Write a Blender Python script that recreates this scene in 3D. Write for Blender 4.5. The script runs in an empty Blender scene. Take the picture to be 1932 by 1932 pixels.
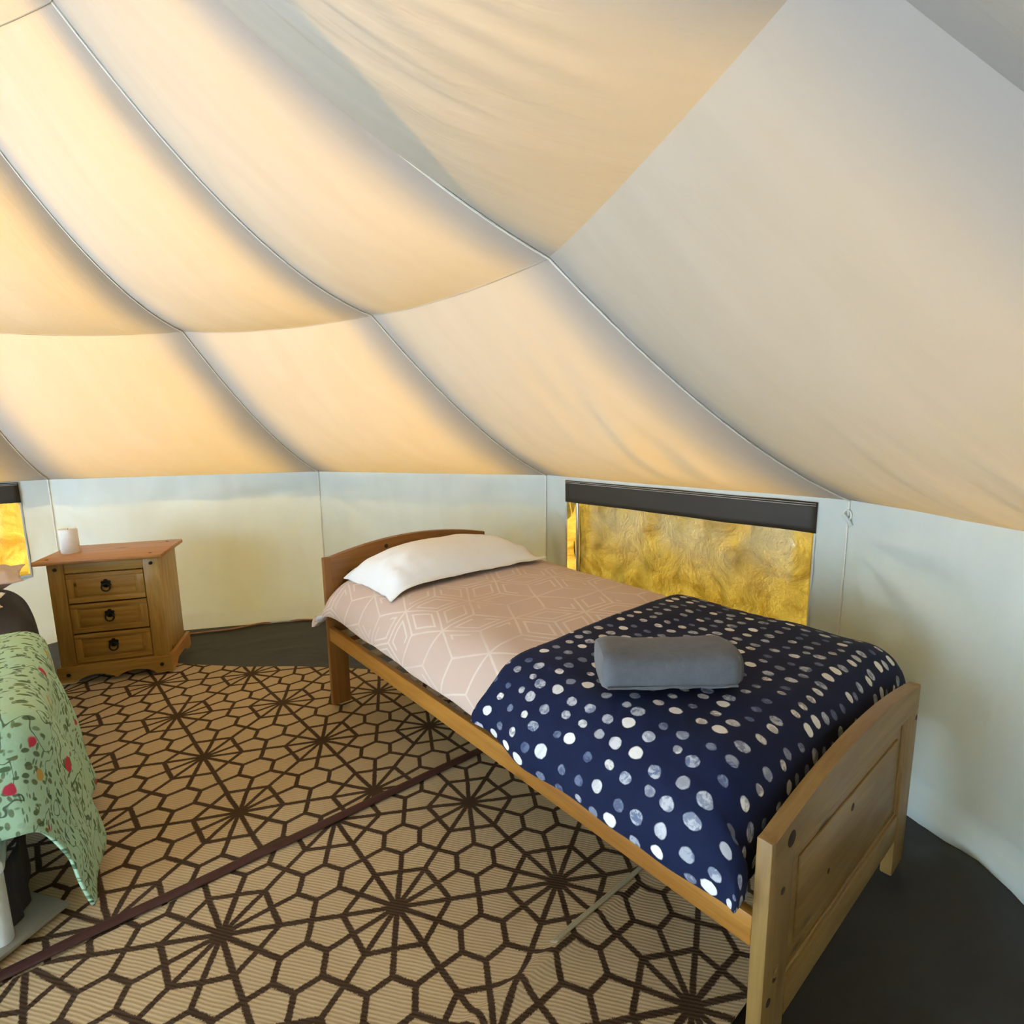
import bpy, bmesh, math, random
import numpy as np
from mathutils import Vector, Matrix, noise

random.seed(7)
SC = bpy.context.scene
COL = SC.collection
PI = math.pi

# ------------------------------------------------------------------ camera
F_PX, PITCH, ROLL, CAM_H = 1035.244, 0.1591, -0.0141, 1.2784
cp, sp = math.cos(PITCH), math.sin(PITCH)
cr, sr = math.cos(ROLL), math.sin(ROLL)
fw = Vector((0, cp, -sp)); up0 = Vector((0, sp, cp)); rt0 = Vector((1, 0, 0))
rt = cr * rt0 + sr * up0
up = -sr * rt0 + cr * up0
cam_d = bpy.data.cameras.new('camera')
cam_d.sensor_fit = 'HORIZONTAL'; cam_d.sensor_width = 36.0
cam_d.lens = 36.0 * F_PX / 1932.0
cam_d.clip_start = 0.02
cam = bpy.data.objects.new('camera', cam_d)
COL.objects.link(cam)
cam.matrix_world = Matrix(((rt.x, up.x, -fw.x, 0), (rt.y, up.y, -fw.y, 0), (rt.z, up.z, -fw.z, CAM_H), (0, 0, 0, 1)))
SC.camera = cam

# ------------------------------------------------------------------ sky, sun, exposure
SKY_COL, SKY_STR = (0.50, 0.77, 1.0), 2.3
SUN_STR, SUN_AZ, SUN_EL = 24.0, math.radians(125), math.radians(29)
EXPOSURE = 2.62
w = bpy.data.worlds.new('sky'); SC.world = w; w.use_nodes = True
bg = w.node_tree.nodes['Background']
bg.inputs[0].default_value = (*SKY_COL, 1); bg.inputs[1].default_value = SKY_STR
sun_d = bpy.data.lights.new('sun', 'SUN'); sun_d.energy = SUN_STR; sun_d.angle = math.radians(0.6)
sun_d.color = (1.0, 0.985, 0.97)
sun = bpy.data.objects.new('sun', sun_d); COL.objects.link(sun)
sdir = Vector((math.cos(SUN_AZ) * math.cos(SUN_EL), math.sin(SUN_AZ) * math.cos(SUN_EL), math.sin(SUN_EL)))
sun.rotation_euler = (-sdir).to_track_quat('-Z', 'Y').to_euler()
sun.location = sdir * 12
vs = SC.view_settings
vs.view_transform = 'Standard'; vs.look = 'None'; vs.exposure = EXPOSURE; vs.gamma = 1.0; vs.use_curve_mapping = False
SC.cycles.max_bounces = 8; SC.cycles.diffuse_bounces = 3; SC.cycles.transparent_max_bounces = 12
SC.cycles.use_adaptive_sampling = True; SC.cycles.adaptive_threshold = 0.1; SC.cycles.adaptive_min_samples = 20
SC.cycles.caustics_reflective = False; SC.cycles.caustics_refractive = False

# ------------------------------------------------------------------ frames of reference
BED = np.array([0.4371, 0.8327]); BA = 2.2721
U = np.array([math.cos(BA), math.sin(BA)]); V = np.array([math.sin(BA), -math.cos(BA)])
def b2w(u, v, z):
    p = BED + u * U + v * V
    return (p[0], p[1], z)
CEN = np.array([-1.42, 0.62]); RAD = 2.96; PH = 0.99217; STEP = PI / 6
EAVE = 0.99
def rad_dir(k):
    a = PH + k * STEP
    return np.array([math.cos(a), math.sin(a)])

# ------------------------------------------------------------------ shader helpers
class NT:
    def __init__(s, name):
        s.m = bpy.data.materials.new(name); s.m.use_nodes = True
        s.t = s.m.node_tree; s.t.nodes.clear()
        s.out = s.t.nodes.new('ShaderNodeOutputMaterial')
    def node(s, typ, ins=None, **kw):
        n = s.t.nodes.new(typ)
        for k, v in kw.items(): setattr(n, k, v)
        for k, v in (ins or {}).items(): s.put(n.inputs[k], v)
        return n
    def put(s, sock, v):
        if isinstance(v, bpy.types.NodeSocket): s.t.links.new(v, sock)
        elif isinstance(v, (int, float)):
            try: sock.default_value = v
            except TypeError: sock.default_value = (v,) * len(sock.default_value)
        else:
            if len(sock.default_value) == 4 and len(v) == 3: v = (*v, 1)
            sock.default_value = v
    def math(s, op, a, b=0.0, c=0.0, clamp=False):
        n = s.node('ShaderNodeMath', operation=op, use_clamp=clamp)
        s.put(n.inputs[0], a); s.put(n.inputs[1], b); s.put(n.inputs[2], c)
        return n.outputs[0]
    def vmath(s, op, a, b=(0, 0, 0), c=(0, 0, 0), scale=None):
        n = s.node('ShaderNodeVectorMath', operation=op)
        s.put(n.inputs[0], a); s.put(n.inputs[1], b)
        if op in ('WRAP', 'MULTIPLY_ADD'): s.put(n.inputs[2], c)
        if scale is not None: s.put(n.inputs['Scale'], scale)
        return n.outputs['Value'] if op in ('LENGTH', 'DOT_PRODUCT', 'DISTANCE') else n.outputs[0]
    def attr(s, name='tc'):
        return s.node('ShaderNodeAttribute', attribute_name=name).outputs['Vector']
    def sep(s, v):
        n = s.node('ShaderNodeSeparateXYZ', {0: v}); return n.outputs
    def comb(s, x, y, z=0.0):
        return s.node('ShaderNodeCombineXYZ', {0: x, 1: y, 2: z}).outputs[0]
    def noise(s, vec, scale, detail=3, rough=0.5, dist=0.0, col=False):
        n = s.node('ShaderNodeTexNoise', {'Vector': vec, 'Scale': scale, 'Detail': detail, 'Roughness': rough, 'Distortion': dist})
        return n.outputs['Color' if col else 'Fac']
    def voro(s, vec, scale, feature='F1', rnd=1.0):
        n = s.node('ShaderNodeTexVoronoi', {'Vector': vec, 'Scale': scale, 'Randomness': rnd}, feature=feature)
        return n
    def ramp(s, fac, stops, interp='LINEAR'):
        n = s.node('ShaderNodeValToRGB', {0: fac}); r = n.color_ramp; r.interpolation = interp
        while len(r.elements) < len(stops): r.elements.new(0.5)
        for e, (p, c) in zip(r.elements, stops):
            e.position = p; e.color = (*c, 1) if len(c) == 3 else c
        return n.outputs[0]
    def step(s, x, lo, hi):   # smoothstep map lo..hi -> 0..1
        n = s.node('ShaderNodeMapRange', {0: x, 1: lo, 2: hi, 3: 0.0, 4: 1.0}, interpolation_type='SMOOTHSTEP')
        return n.outputs[0]
    def mix(s, fac, a, b, blend='MIX'):
        n = s.node('ShaderNodeMix', data_type='RGBA', blend_type=blend)
        s.put(n.inputs[0], fac); s.put(n.inputs[6], a); s.put(n.inputs[7], b)
        return n.outputs[2]
    def bump(s, h, strength=0.3, dist=0.01):
        return s.node('ShaderNodeBump', {'Height': h, 'Strength': strength, 'Distance': dist}).outputs[0]
    def principled(s, col, rough=0.6, normal=None, **kw):
        n = s.node('ShaderNodeBsdfPrincipled', {'Base Color': col, 'Roughness': rough})
        if normal is not None: s.put(n.inputs['Normal'], normal)
        for k, v in kw.items(): s.put(n.inputs[k.replace('_', ' ')], v)
        return n.outputs[0]
    def done(s, sh):
        s.t.links.new(sh, s.out.inputs[0]); return s.m

def geo_pos(n): return n.node('ShaderNodeNewGeometry').outputs['Position']

def canvas(name, refl, trans, tfac, seam_band=0.0, seam_tfac=0.1, wr=0.5):
    """Cotton canvas: reflects on the side it is lit from and lets part of the light through."""
    n = NT(name)
    tc = n.attr(); x, y, z = n.sep(tc)
    pos = geo_pos(n)
    mid = n.noise(n.vmath('MULTIPLY', tc, (9, 2.2, 1)), 1.0, 2, 0.55, 0.6)
    wrk = n.noise(n.vmath('MULTIPLY', tc, (26, 5.0, 1)), 1.0, 2, 0.6, 1.2)
    h = n.math('ADD', n.math('MULTIPLY', mid, 0.5 * wr), n.math('MULTIPLY', wrk, wr * 0.3))
    nor = n.bump(h, 0.5, 0.016)
    rc = n.mix(n.step(mid, 0.3, 0.7), refl, tuple(c * 0.95 for c in refl))
    d = n.node('ShaderNodeBsdfDiffuse', {'Color': rc, 'Normal': nor}).outputs[0]
    t = n.node('ShaderNodeBsdfTranslucent', {'Color': trans, 'Normal': nor}).outputs[0]
    fac = tfac
    if seam_band > 0:   # doubled, reinforced cloth beside every seam lets less light through
        dist = n.math('MINIMUM', x, n.math('SUBTRACT', 1.0, x))
        dist = n.math('ADD', dist, n.math('MULTIPLY', n.math('SUBTRACT', mid, 0.5), 0.06))
        edge = n.step(dist, 0.0, seam_band)
        fac = n.math('ADD', seam_tfac, n.math('MULTIPLY', edge, tfac - seam_tfac))
    return n.done(n.node('ShaderNodeMixShader', {0: fac, 1: d, 2: t}).outputs[0])

def wood(name, light, dark, sat_noise=1.0, rough=0.42):
    n = NT(name)
    tc = n.attr()
    g = n.noise(n.vmath('MULTIPLY', tc, (2.2, 26, 26)), 1.0, 5, 0.6, 1.1)
    g2 = n.noise(n.vmath('MULTIPLY', tc, (9, 240, 240)), 1.0, 3, 0.6)
    big = n.noise(n.vmath('MULTIPLY', tc, (1.2, 5, 5)), 1.0, 3, 0.5, 0.8)
    f = n.math('ADD', n.math('MULTIPLY', g, 0.7), n.math('MULTIPLY', g2, 0.25))
    f = n.math('ADD', f, n.math('MULTIPLY', n.math('SUBTRACT', big, 0.5), 0.5))
    col = n.ramp(f, [(0.3, dark), (0.62, light)])
    kn = n.voro(n.vmath('MULTIPLY', tc, (2.6, 9, 9)), 1.0)
    k = n.step(kn.outputs['Distance'], 0.05, 0.13)
    col = n.mix(k, tuple(c * 0.28 for c in dark), col)
    nor = n.bump(f, 0.12, 0.002)
    return n.done(n.principled(col, rough, nor))

def cloth(name, col, rough=0.85, scale=900, strength=0.15, wrinkle=0.0, sheen=0.0, col2=None):
    n = NT(name); pos = geo_pos(n)
    h = n.noise(pos, scale, 2)
    if wrinkle:
        h = n.math('ADD', n.math('MULTIPLY', h, 0.15), n.math('MULTIPLY', n.noise(pos, 14, 4, 0.55, 0.7), wrinkle))
    c = col
    if col2: c = n.mix(n.noise(pos, scale * 0.12, 4, 0.65), col, col2)
    return n.done(n.principled(c, rough, n.bump(h, strength, 0.006), Sheen_Weight=sheen))

def plain(name, col, rough=0.5, metal=0.0, **kw):
    n = NT(name); pos = geo_pos(n)
    c = n.mix(n.noise(pos, 40, 3), col, tuple(x * 0.88 for x in col))
    return n.done(n.principled(c, rough, Metallic=metal, **kw))

def hexfold(n, p):
    """Fold the plane into one twelfth of a triangular lattice cell; returns x, y inside that wedge."""
    A = (0.5, 0.8660254, 1.0); B = (-0.5, -0.8660254, -1.0)
    a = n.vmath('WRAP', p, A, B)
    b = n.vmath('WRAP', n.vmath('SUBTRACT', p, (0.5, 0.8660254, 0)), A, B)
    sel = n.math('LESS_THAN', n.vmath('LENGTH', a), n.vmath('LENGTH', b))
    g = n.node('ShaderNodeMix', {0: sel}, data_type='VECTOR')
    n.put(g.inputs[4], b); n.put(g.inputs[5], a)
    g = n.vmath('ABSOLUTE', g.outputs[1])
    d = n.math('MAXIMUM', n.vmath('DOT_PRODUCT', g, (-0.5, 0.8660254, 0)), 0.0)
    g = n.vmath('SUBTRACT', g, n.vmath('SCALE', (-0.5, 0.8660254, 0), scale=n.math('MULTIPLY', d, 2.0)))
    x, y, _ = n.sep(g)
    return x, n.math('ABSOLUTE', y)

def rug_material():
    n = NT('woven_rug')
    tc = n.attr()
    pos = geo_pos(n)
    jag = n.vmath('SUBTRACT', n.noise(pos, 330, 1, 0.5, 0, True), (0.5, 0.5, 0.5))
    big = n.vmath('SUBTRACT', n.noise(pos, 5, 2, 0.5, 0, True), (0.5, 0.5, 0.5))
    p = n.vmath('ADD', tc, n.vmath('SCALE', jag, scale=0.016))
    p = n.vmath('ADD', p, n.vmath('SCALE', big, scale=0.03))
    px, py, _ = n.sep(p)
    x, y = hexfold(n, n.comb(px, py))
    al = n.math('ADD', n.math('MULTIPLY', x, 0.8660254), n.math('MULTIPLY', y, 0.5))
    d30 = n.math('ADD', n.math('MULTIPLY', x, -0.5), n.math('MULTIPLY', y, 0.8660254))
    t = n.math('MAXIMUM', n.math('SUBTRACT', al, 0.433), 0.0)
    d2 = n.vmath('LENGTH', n.comb(d30, t))
    d3 = n.math('ABSOLUTE', n.math('SUBTRACT', al, 0.277))
    wq = n.math('ADD', n.math('MULTIPLY', n.math('SUBTRACT', x, 0.5), -0.5), n.math('MULTIPLY', n.math('SUBTRACT', y, 0.288675), -0.8660254))
    d4 = n.math('ABSOLUTE', n.math('SUBTRACT', wq, 0.125))
    d5 = n.vmath('LENGTH', n.comb(n.math('SUBTRACT', 0.5, x), n.math('MAXIMUM', n.math('SUBTRACT', y, 0.1443), 0.0)))
    d = n.math('MINIMUM', n.math('MINIMUM', y, d2), n.math('MINIMUM', d3, n.math('MINIMUM', d4, d5)))
    star = n.math('SUBTRACT', n.vmath('LENGTH', n.comb(x, y)), 0.052)
    d = n.math('MINIMUM', n.math('SUBTRACT', d, 0.0175), star)
    line = n.math('SUBTRACT', 1.0, n.step(d, -0.004, 0.004))
    rx, ry, _ = n.sep(pos)
    rib = n.math('ADD', n.math('MULTIPLY', rx, 0.224), n.math('MULTIPLY', ry, 0.9746))
    rib = n.math('ADD', rib, n.math('MULTIPLY', n.noise(pos, 9, 2), 0.01))
    ribs = n.math('SINE', n.math('MULTIPLY', rib, 2 * PI / 0.0085))
    ribs = n.math('MULTIPLY_ADD', ribs, 0.5, 0.5)
    speck = n.noise(pos, 260, 3, 0.7)
    base = n.mix(n.step(n.noise(pos, 3.0, 4, 0.6), 0.3, 0.7), (0.60, 0.44, 0.25), (0.52, 0.39, 0.225))
    base = n.mix(n.math('MULTIPLY', ribs, 0.55), base, (0.28, 0.195, 0.10))
    base = n.mix(n.math('MULTIPLY', speck, 0.35), base, (0.66, 0.51, 0.31))
    dark = n.mix(n.noise(pos, 6, 3), (0.045, 0.026, 0.016), (0.075, 0.044, 0.026))
    col = n.mix(line, base, dark)
    h = n.math('ADD', n.math('MULTIPLY', ribs, -0.5), n.math('MULTIPLY', speck, 0.5))
    return n.done(n.principled(col, 0.9, n.bump(h, 0.5, 0.0025), Specular_IOR_Level=0.2))

def duvet_material():
    n = NT('pink_duvet_cover')
    tc = n.attr(); pos = geo_pos(n)
    p = n.vmath('SCALE', tc, scale=1 / 0.25)
    p = n.vmath('ADD', p, n.vmath('SCALE', n.noise(pos, 4, 2, 0.5, 0, True), scale=0.05))
    px, py, _ = n.sep(p)
    x, y = hexfold(n, n.comb(px, py))
    d30 = n.math('ABSOLUTE', n.math('ADD', n.math('MULTIPLY', x, -0.5), n.math('MULTIPLY', y, 0.8660254)))
    d = d30                                                  # blocks drawn edge to edge
    sel = n.step(n.noise(n.vmath('SCALE', tc, scale=2.6), 1.0, 1), 0.47, 0.5)
    dm = n.math('ABSOLUTE', n.math('SUBTRACT', d30, 0.10))
    d = n.math('MINIMUM', d, n.math('ADD', dm, n.math('MULTIPLY', n.math('SUBTRACT', 1.0, sel), 1.0)))
    line = n.math('SUBTRACT', 1.0, n.step(d, 0.010, 0.022))
    worn = n.step(n.noise(pos, 7, 3), 0.3, 0.6)
    col = n.mix(n.math('MULTIPLY', line, n.math('MULTIPLY_ADD', worn, 0.45, 0.4)), (0.63, 0.47, 0.395), (0.76, 0.66, 0.59))
    h = n.math('ADD', n.math('MULTIPLY', n.noise(pos, 900, 2), 0.06), n.math('MULTIPLY', n.noise(pos, 10, 3, 0.5, 0.6), 0.5))
    return n.done(n.principled(col, 0.85, n.bump(h, 0.25, 0.012), Sheen_Weight=0.1))

def throw_material():
    n = NT('navy_spotted_fleece')
    tc = n.attr(); pos = geo_pos(n)
    p = n.vmath('SCALE', tc, scale=1 / 0.047)
    wob = n.vmath('SUBTRACT', n.noise(p, 2.2, 2, 0.5, 0, True), (0.5, 0.5, 0.5))
    p2 = n.vmath('ADD', p, n.vmath('SCALE', wob, scale=0.16))
    px, py, _ = n.sep(p2)
    p2 = n.comb(n.math('MULTIPLY', px, 0.86), py)
    vo = n.node('ShaderNodeTexVoronoi', {'Vector': p2, 'Scale': 1.0, 'Randomness': 0.42}, feature='F1', voronoi_dimensions='2D')
    rnd = vo.outputs['Color']
    r1, r2, r3 = n.sep(rnd)
    radius = n.math('MULTIPLY_ADD', r1, 0.12, 0.18)
    dot = n.math('SUBTRACT', 1.0, n.step(n.math('SUBTRACT', vo.outputs['Distance'], radius), -0.03, 0.03))
    wash = n.step(n.noise(p, 2.4, 4, 0.7, 0.6), 0.42, 0.58)
    blue = n.mix(r3, (0.10, 0.13, 0.23), (0.24, 0.27, 0.36))
    white = n.mix(r2, (0.62, 0.64, 0.68), (0.84, 0.80, 0.73))
    tone = n.mix(n.step(r2, 0.35, 0.75), blue, white)
    spot = n.mix(wash, tone, n.mix(n.step(r1, 0.3, 0.7), n.mix(0.65, tone, (0.03, 0.045, 0.12)), n.mix(0.5, tone, (0.85, 0.85, 0.86))))
    navy = n.mix(n.noise(pos, 16, 4, 0.6), (0.004, 0.0075, 0.032), (0.007, 0.015, 0.058))
    col = n.mix(dot, navy, spot)
    h = n.math('ADD', n.math('MULTIPLY', n.noise(pos, 700, 2), 0.1), n.math('MULTIPLY', n.noise(pos, 11, 3, 0.5, 0.6), 0.5))
    return n.done(n.principled(col, 0.8, n.bump(h, 0.3, 0.01), Sheen_Weight=0.02, Specular_IOR_Level=0.2))

def quilt_material():
    n = NT('mint_floral_quilt')
    tc = n.attr(); pos = geo_pos(n)
    nz = n.noise(n.vmath('SCALE', tc, scale=9), 1.0, 1, 0.5, 0.8)
    vine = n.math('SUBTRACT', 1.0, n.step(n.math('ABSOLUTE', n.math('SUBTRACT', nz, 0.5)), 0.004, 0.012))
    lv = n.voro(n.vmath('MULTIPLY', n.vmath('ADD', tc, n.vmath('SCALE', n.noise(tc, 16, 2, 0.5, 0, True), scale=0.012)), (52, 26, 1)), 1.0)
    lr, lg, lb = n.sep(lv.outputs['Color'])
    leaf = n.math('MULTIPLY', n.math('SUBTRACT', 1.0, n.step(lv.outputs['Distance'], 0.30, 0.42)), n.step(lr, 0.36, 0.42))
    fl = n.voro(n.vmath('SCALE', n.vmath('ADD', tc, n.vmath('SCALE', n.noise(tc, 30, 2, 0.5, 0, True), scale=0.02)), scale=9.5), 1.0)
    fr, fg, fb = n.sep(fl.outputs['Color'])
    flower = n.math('SUBTRACT', 1.0, n.step(fl.outputs['Distance'], 0.16, 0.20))
    fcol = n.mix(n.step(fr, 0.55, 0.6), (0.52, 0.035, 0.07), n.mix(n.step(fg, 0.45, 0.5), (0.55, 0.36, 0.08), (0.20, 0.30, 0.27)))
    base = n.mix(n.noise(pos, 5, 3), (0.38, 0.62, 0.43), (0.46, 0.66, 0.45))
    l2 = n.voro(n.vmath('MULTIPLY', n.vmath('ADD', tc, n.vmath('SCALE', n.noise(tc, 22, 2, 0.5, 0, True), scale=0.012)), (34, 70, 1)), 1.0)
    m1, m2, m3 = n.sep(l2.outputs['Color'])
    leaf2 = n.math('MULTIPLY', n.math('SUBTRACT', 1.0, n.step(l2.outputs['Distance'], 0.28, 0.38)), n.step(m1, 0.45, 0.5))
    leaf = n.math('MAXIMUM', leaf, n.math('MULTIPLY', leaf2, 0.85))
    col = n.mix(n.math('MULTIPLY', leaf, 0.9), base, n.mix(lb, (0.04, 0.10, 0.035), (0.13, 0.17, 0.05)))
    col = n.mix(n.math('MULTIPLY', vine, 0.85), col, (0.03, 0.07, 0.04))
    col = n.mix(flower, col, fcol)
    q = n.sep(tc)
    h = n.math('ADD', n.math('MULTIPLY', n.noise(pos, 26, 3), 0.6), n.math('MULTIPLY', n.noise(pos, 600, 2), 0.06))
    return n.done(n.principled(col, 0.9, n.bump(h, 0.5, 0.012)))

def gold_material():
    n = NT('gold_flap_cloth')
    tc = n.attr(); pos = geo_pos(n)
    cr_ = n.noise(pos, 7, 5, 0.62, 1.4)
    fine = n.noise(pos, 60, 4, 0.65)
    x, y, z = n.sep(tc)
    h = n.math('ADD', n.math('MULTIPLY', cr_, 0.8), n.math('MULTIPLY', fine, 0.25))
    nor = n.bump(h, 0.7, 0.04)
    dust = n.math('MULTIPLY', n.step(y, 0.25, 0.75), n.step(n.noise(pos, 5, 3), 0.25, 0.6))
    tcol = n.mix(n.step(cr_, 0.3, 0.7), (0.16, 0.075, 0.004), (0.30, 0.17, 0.02))
    sides = n.math('MAXIMUM', n.step(x, 0.905, 0.925), n.math('SUBTRACT', 1.0, n.step(x, 0.07, 0.10)))  # side strips stay richer gold: sunlit single layer painted into the colour
    dust = n.math('MULTIPLY', dust, n.math('SUBTRACT', 1.0, sides))
    tcol = n.mix(n.math('MULTIPLY', dust, 0.6), tcol, (0.22, 0.17, 0.09))
    d = n.principled(tcol, 0.45, nor)
    t = n.node('ShaderNodeBsdfTranslucent', {'Color': tcol, 'Normal': nor}).outputs[0]
    return n.done(n.node('ShaderNodeMixShader', {0: 0.11, 1: d, 2: t}).outputs[0])

def clear_sheet():
    n = NT('clear_plastic_sheet')
    pos = geo_pos(n)
    t = n.node('ShaderNodeBsdfTransparent', {0: (0.96, 0.96, 0.94, 1)}).outputs[0]
    g = n.node('ShaderNodeBsdfGlossy', {'Color': (1, 1, 1, 1), 'Roughness': 0.12, 'Normal': n.bump(n.noise(pos, 5, 3), 0.4, 0.03)}).outputs[0]
    fr = n.math('MULTIPLY', n.node('ShaderNodeFresnel', {'IOR': 1.35}).outputs[0], 0.7)
    return n.done(n.node('ShaderNodeMixShader', {0: fr, 1: t, 2: g}).outputs[0])

def tarp_material():
    n = NT('dark_groundsheet')
    pos = geo_pos(n)
    c = n.mix(n.noise(pos, 4, 4, 0.6), (0.021, 0.0175, 0.0165), (0.014, 0.0125, 0.013))
    h = n.math('ADD', n.noise(pos, 2.0, 3, 0.5, 0.8), n.math('MULTIPLY', n.noise(pos, 500, 1), 0.01))
    return n.done(n.principled(c, 0.5, n.bump(h, 0.35, 0.05), Specular_IOR_Level=0.5))

M = {}
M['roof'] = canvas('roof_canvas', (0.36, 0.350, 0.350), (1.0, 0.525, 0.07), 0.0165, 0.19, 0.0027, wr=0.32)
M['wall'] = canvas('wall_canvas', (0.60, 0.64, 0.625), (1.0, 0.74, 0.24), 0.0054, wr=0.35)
M['tape'] = canvas('seam_tape', (0.80, 0.78, 0.72), (1.0, 0.85, 0.6), 0.01, wr=0.1)
M['seam'] = canvas('seam_stitching', (0.36, 0.335, 0.30), (1.0, 0.6, 0.3), 0.002, wr=0.1)
M['band'] = cloth('dark_window_band', (0.026, 0.020, 0.013), 0.6, 600)
M['thread'] = plain('pale_thread', (0.55, 0.53, 0.5), 0.7)
M['gold'] = gold_material()
M['pane'] = clear_sheet()
M['steel'] = plain('tent_pole_steel', (0.82, 0.84, 0.86), 0.3, 0.9)
M['black'] = plain('black_iron', (0.012, 0.011, 0.010), 0.4, 0.3)
M['cable'] = plain('black_cable', (0.02, 0.02, 0.02), 0.5)
M['tarp'] = tarp_material()
M['rug'] = rug_material()
M['bind'] = cloth('oxblood_binding', (0.055, 0.014, 0.010), 0.75, 500)
M['hem'] = cloth('pale_rug_hem', (0.42, 0.35, 0.22), 0.9, 300, 0.4)
M['pine'] = wood('honey_pine', (0.44, 0.20, 0.032), (0.28, 0.11, 0.015))
M['pine_foot'] = wood('footboard_pine', (0.31, 0.185, 0.055), (0.20, 0.105, 0.027))  # darker, less orange pine for the footboard
M['pine_dark'] = wood('headboard_pine', (0.30, 0.125, 0.028), (0.18, 0.065, 0.013))
M['pine_cab'] = wood('waxed_pine', (0.56, 0.34, 0.09), (0.34, 0.18, 0.04))
M['pine_top'] = wood('waxed_pine_top', (0.56, 0.27, 0.075), (0.38, 0.155, 0.036))
M['slat'] = wood('pale_slat_wood', (0.72, 0.56, 0.33), (0.58, 0.42, 0.22))
M['knot'] = plain('dark_knot_and_gap_shade', (0.035, 0.014, 0.007), 0.8)  # wood knots, and the painted shade in the drawer gaps
M['duvet'] = duvet_material()
M['lining'] = cloth('grey_duvet_lining', (0.66, 0.65, 0.65), 0.85, 700, 0.2, 0.3)
M['mattress'] = cloth('mattress_ticking', (0.50, 0.49, 0.49), 0.9, 500, 0.3, 0.2)
M['pillow'] = cloth('white_cotton', (0.90, 0.91, 0.935), 0.85, 900, 0.35, 0.9)
M['throw'] = throw_material()
M['towel'] = cloth('grey_terry', (0.085, 0.09, 0.105), 0.95, 420, 0.7, 0.1, 0.2, (0.15, 0.16, 0.185))
M['quilt'] = quilt_material()
M['char'] = cloth('charcoal_sheet', (0.035, 0.034, 0.044), 0.85, 800, 0.3, 0.6)
M['blush'] = cloth('blush_cotton', (0.62, 0.50, 0.45), 0.85, 900, 0.3, 0.6)
M['white_paint'] = plain('white_painted_metal', (0.82, 0.86, 0.86), 0.35)
M['mat'] = cloth('grey_felt', (0.34, 0.315, 0.26), 0.95, 300, 0.8, 0.2)
M['wax'] = plain('white_wax', (0.86, 0.88, 0.88), 0.5, Subsurface_Weight=0.3)
M['cord'] = plain('tan_cord', (0.45, 0.22, 0.11), 0.55)
M['pale_ground'] = cloth('pale_bounce_ground', (0.55, 0.59, 0.62), 0.95, 30, 0.5)  # unseen ground, paled and cooled to bounce light through the door

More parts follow.
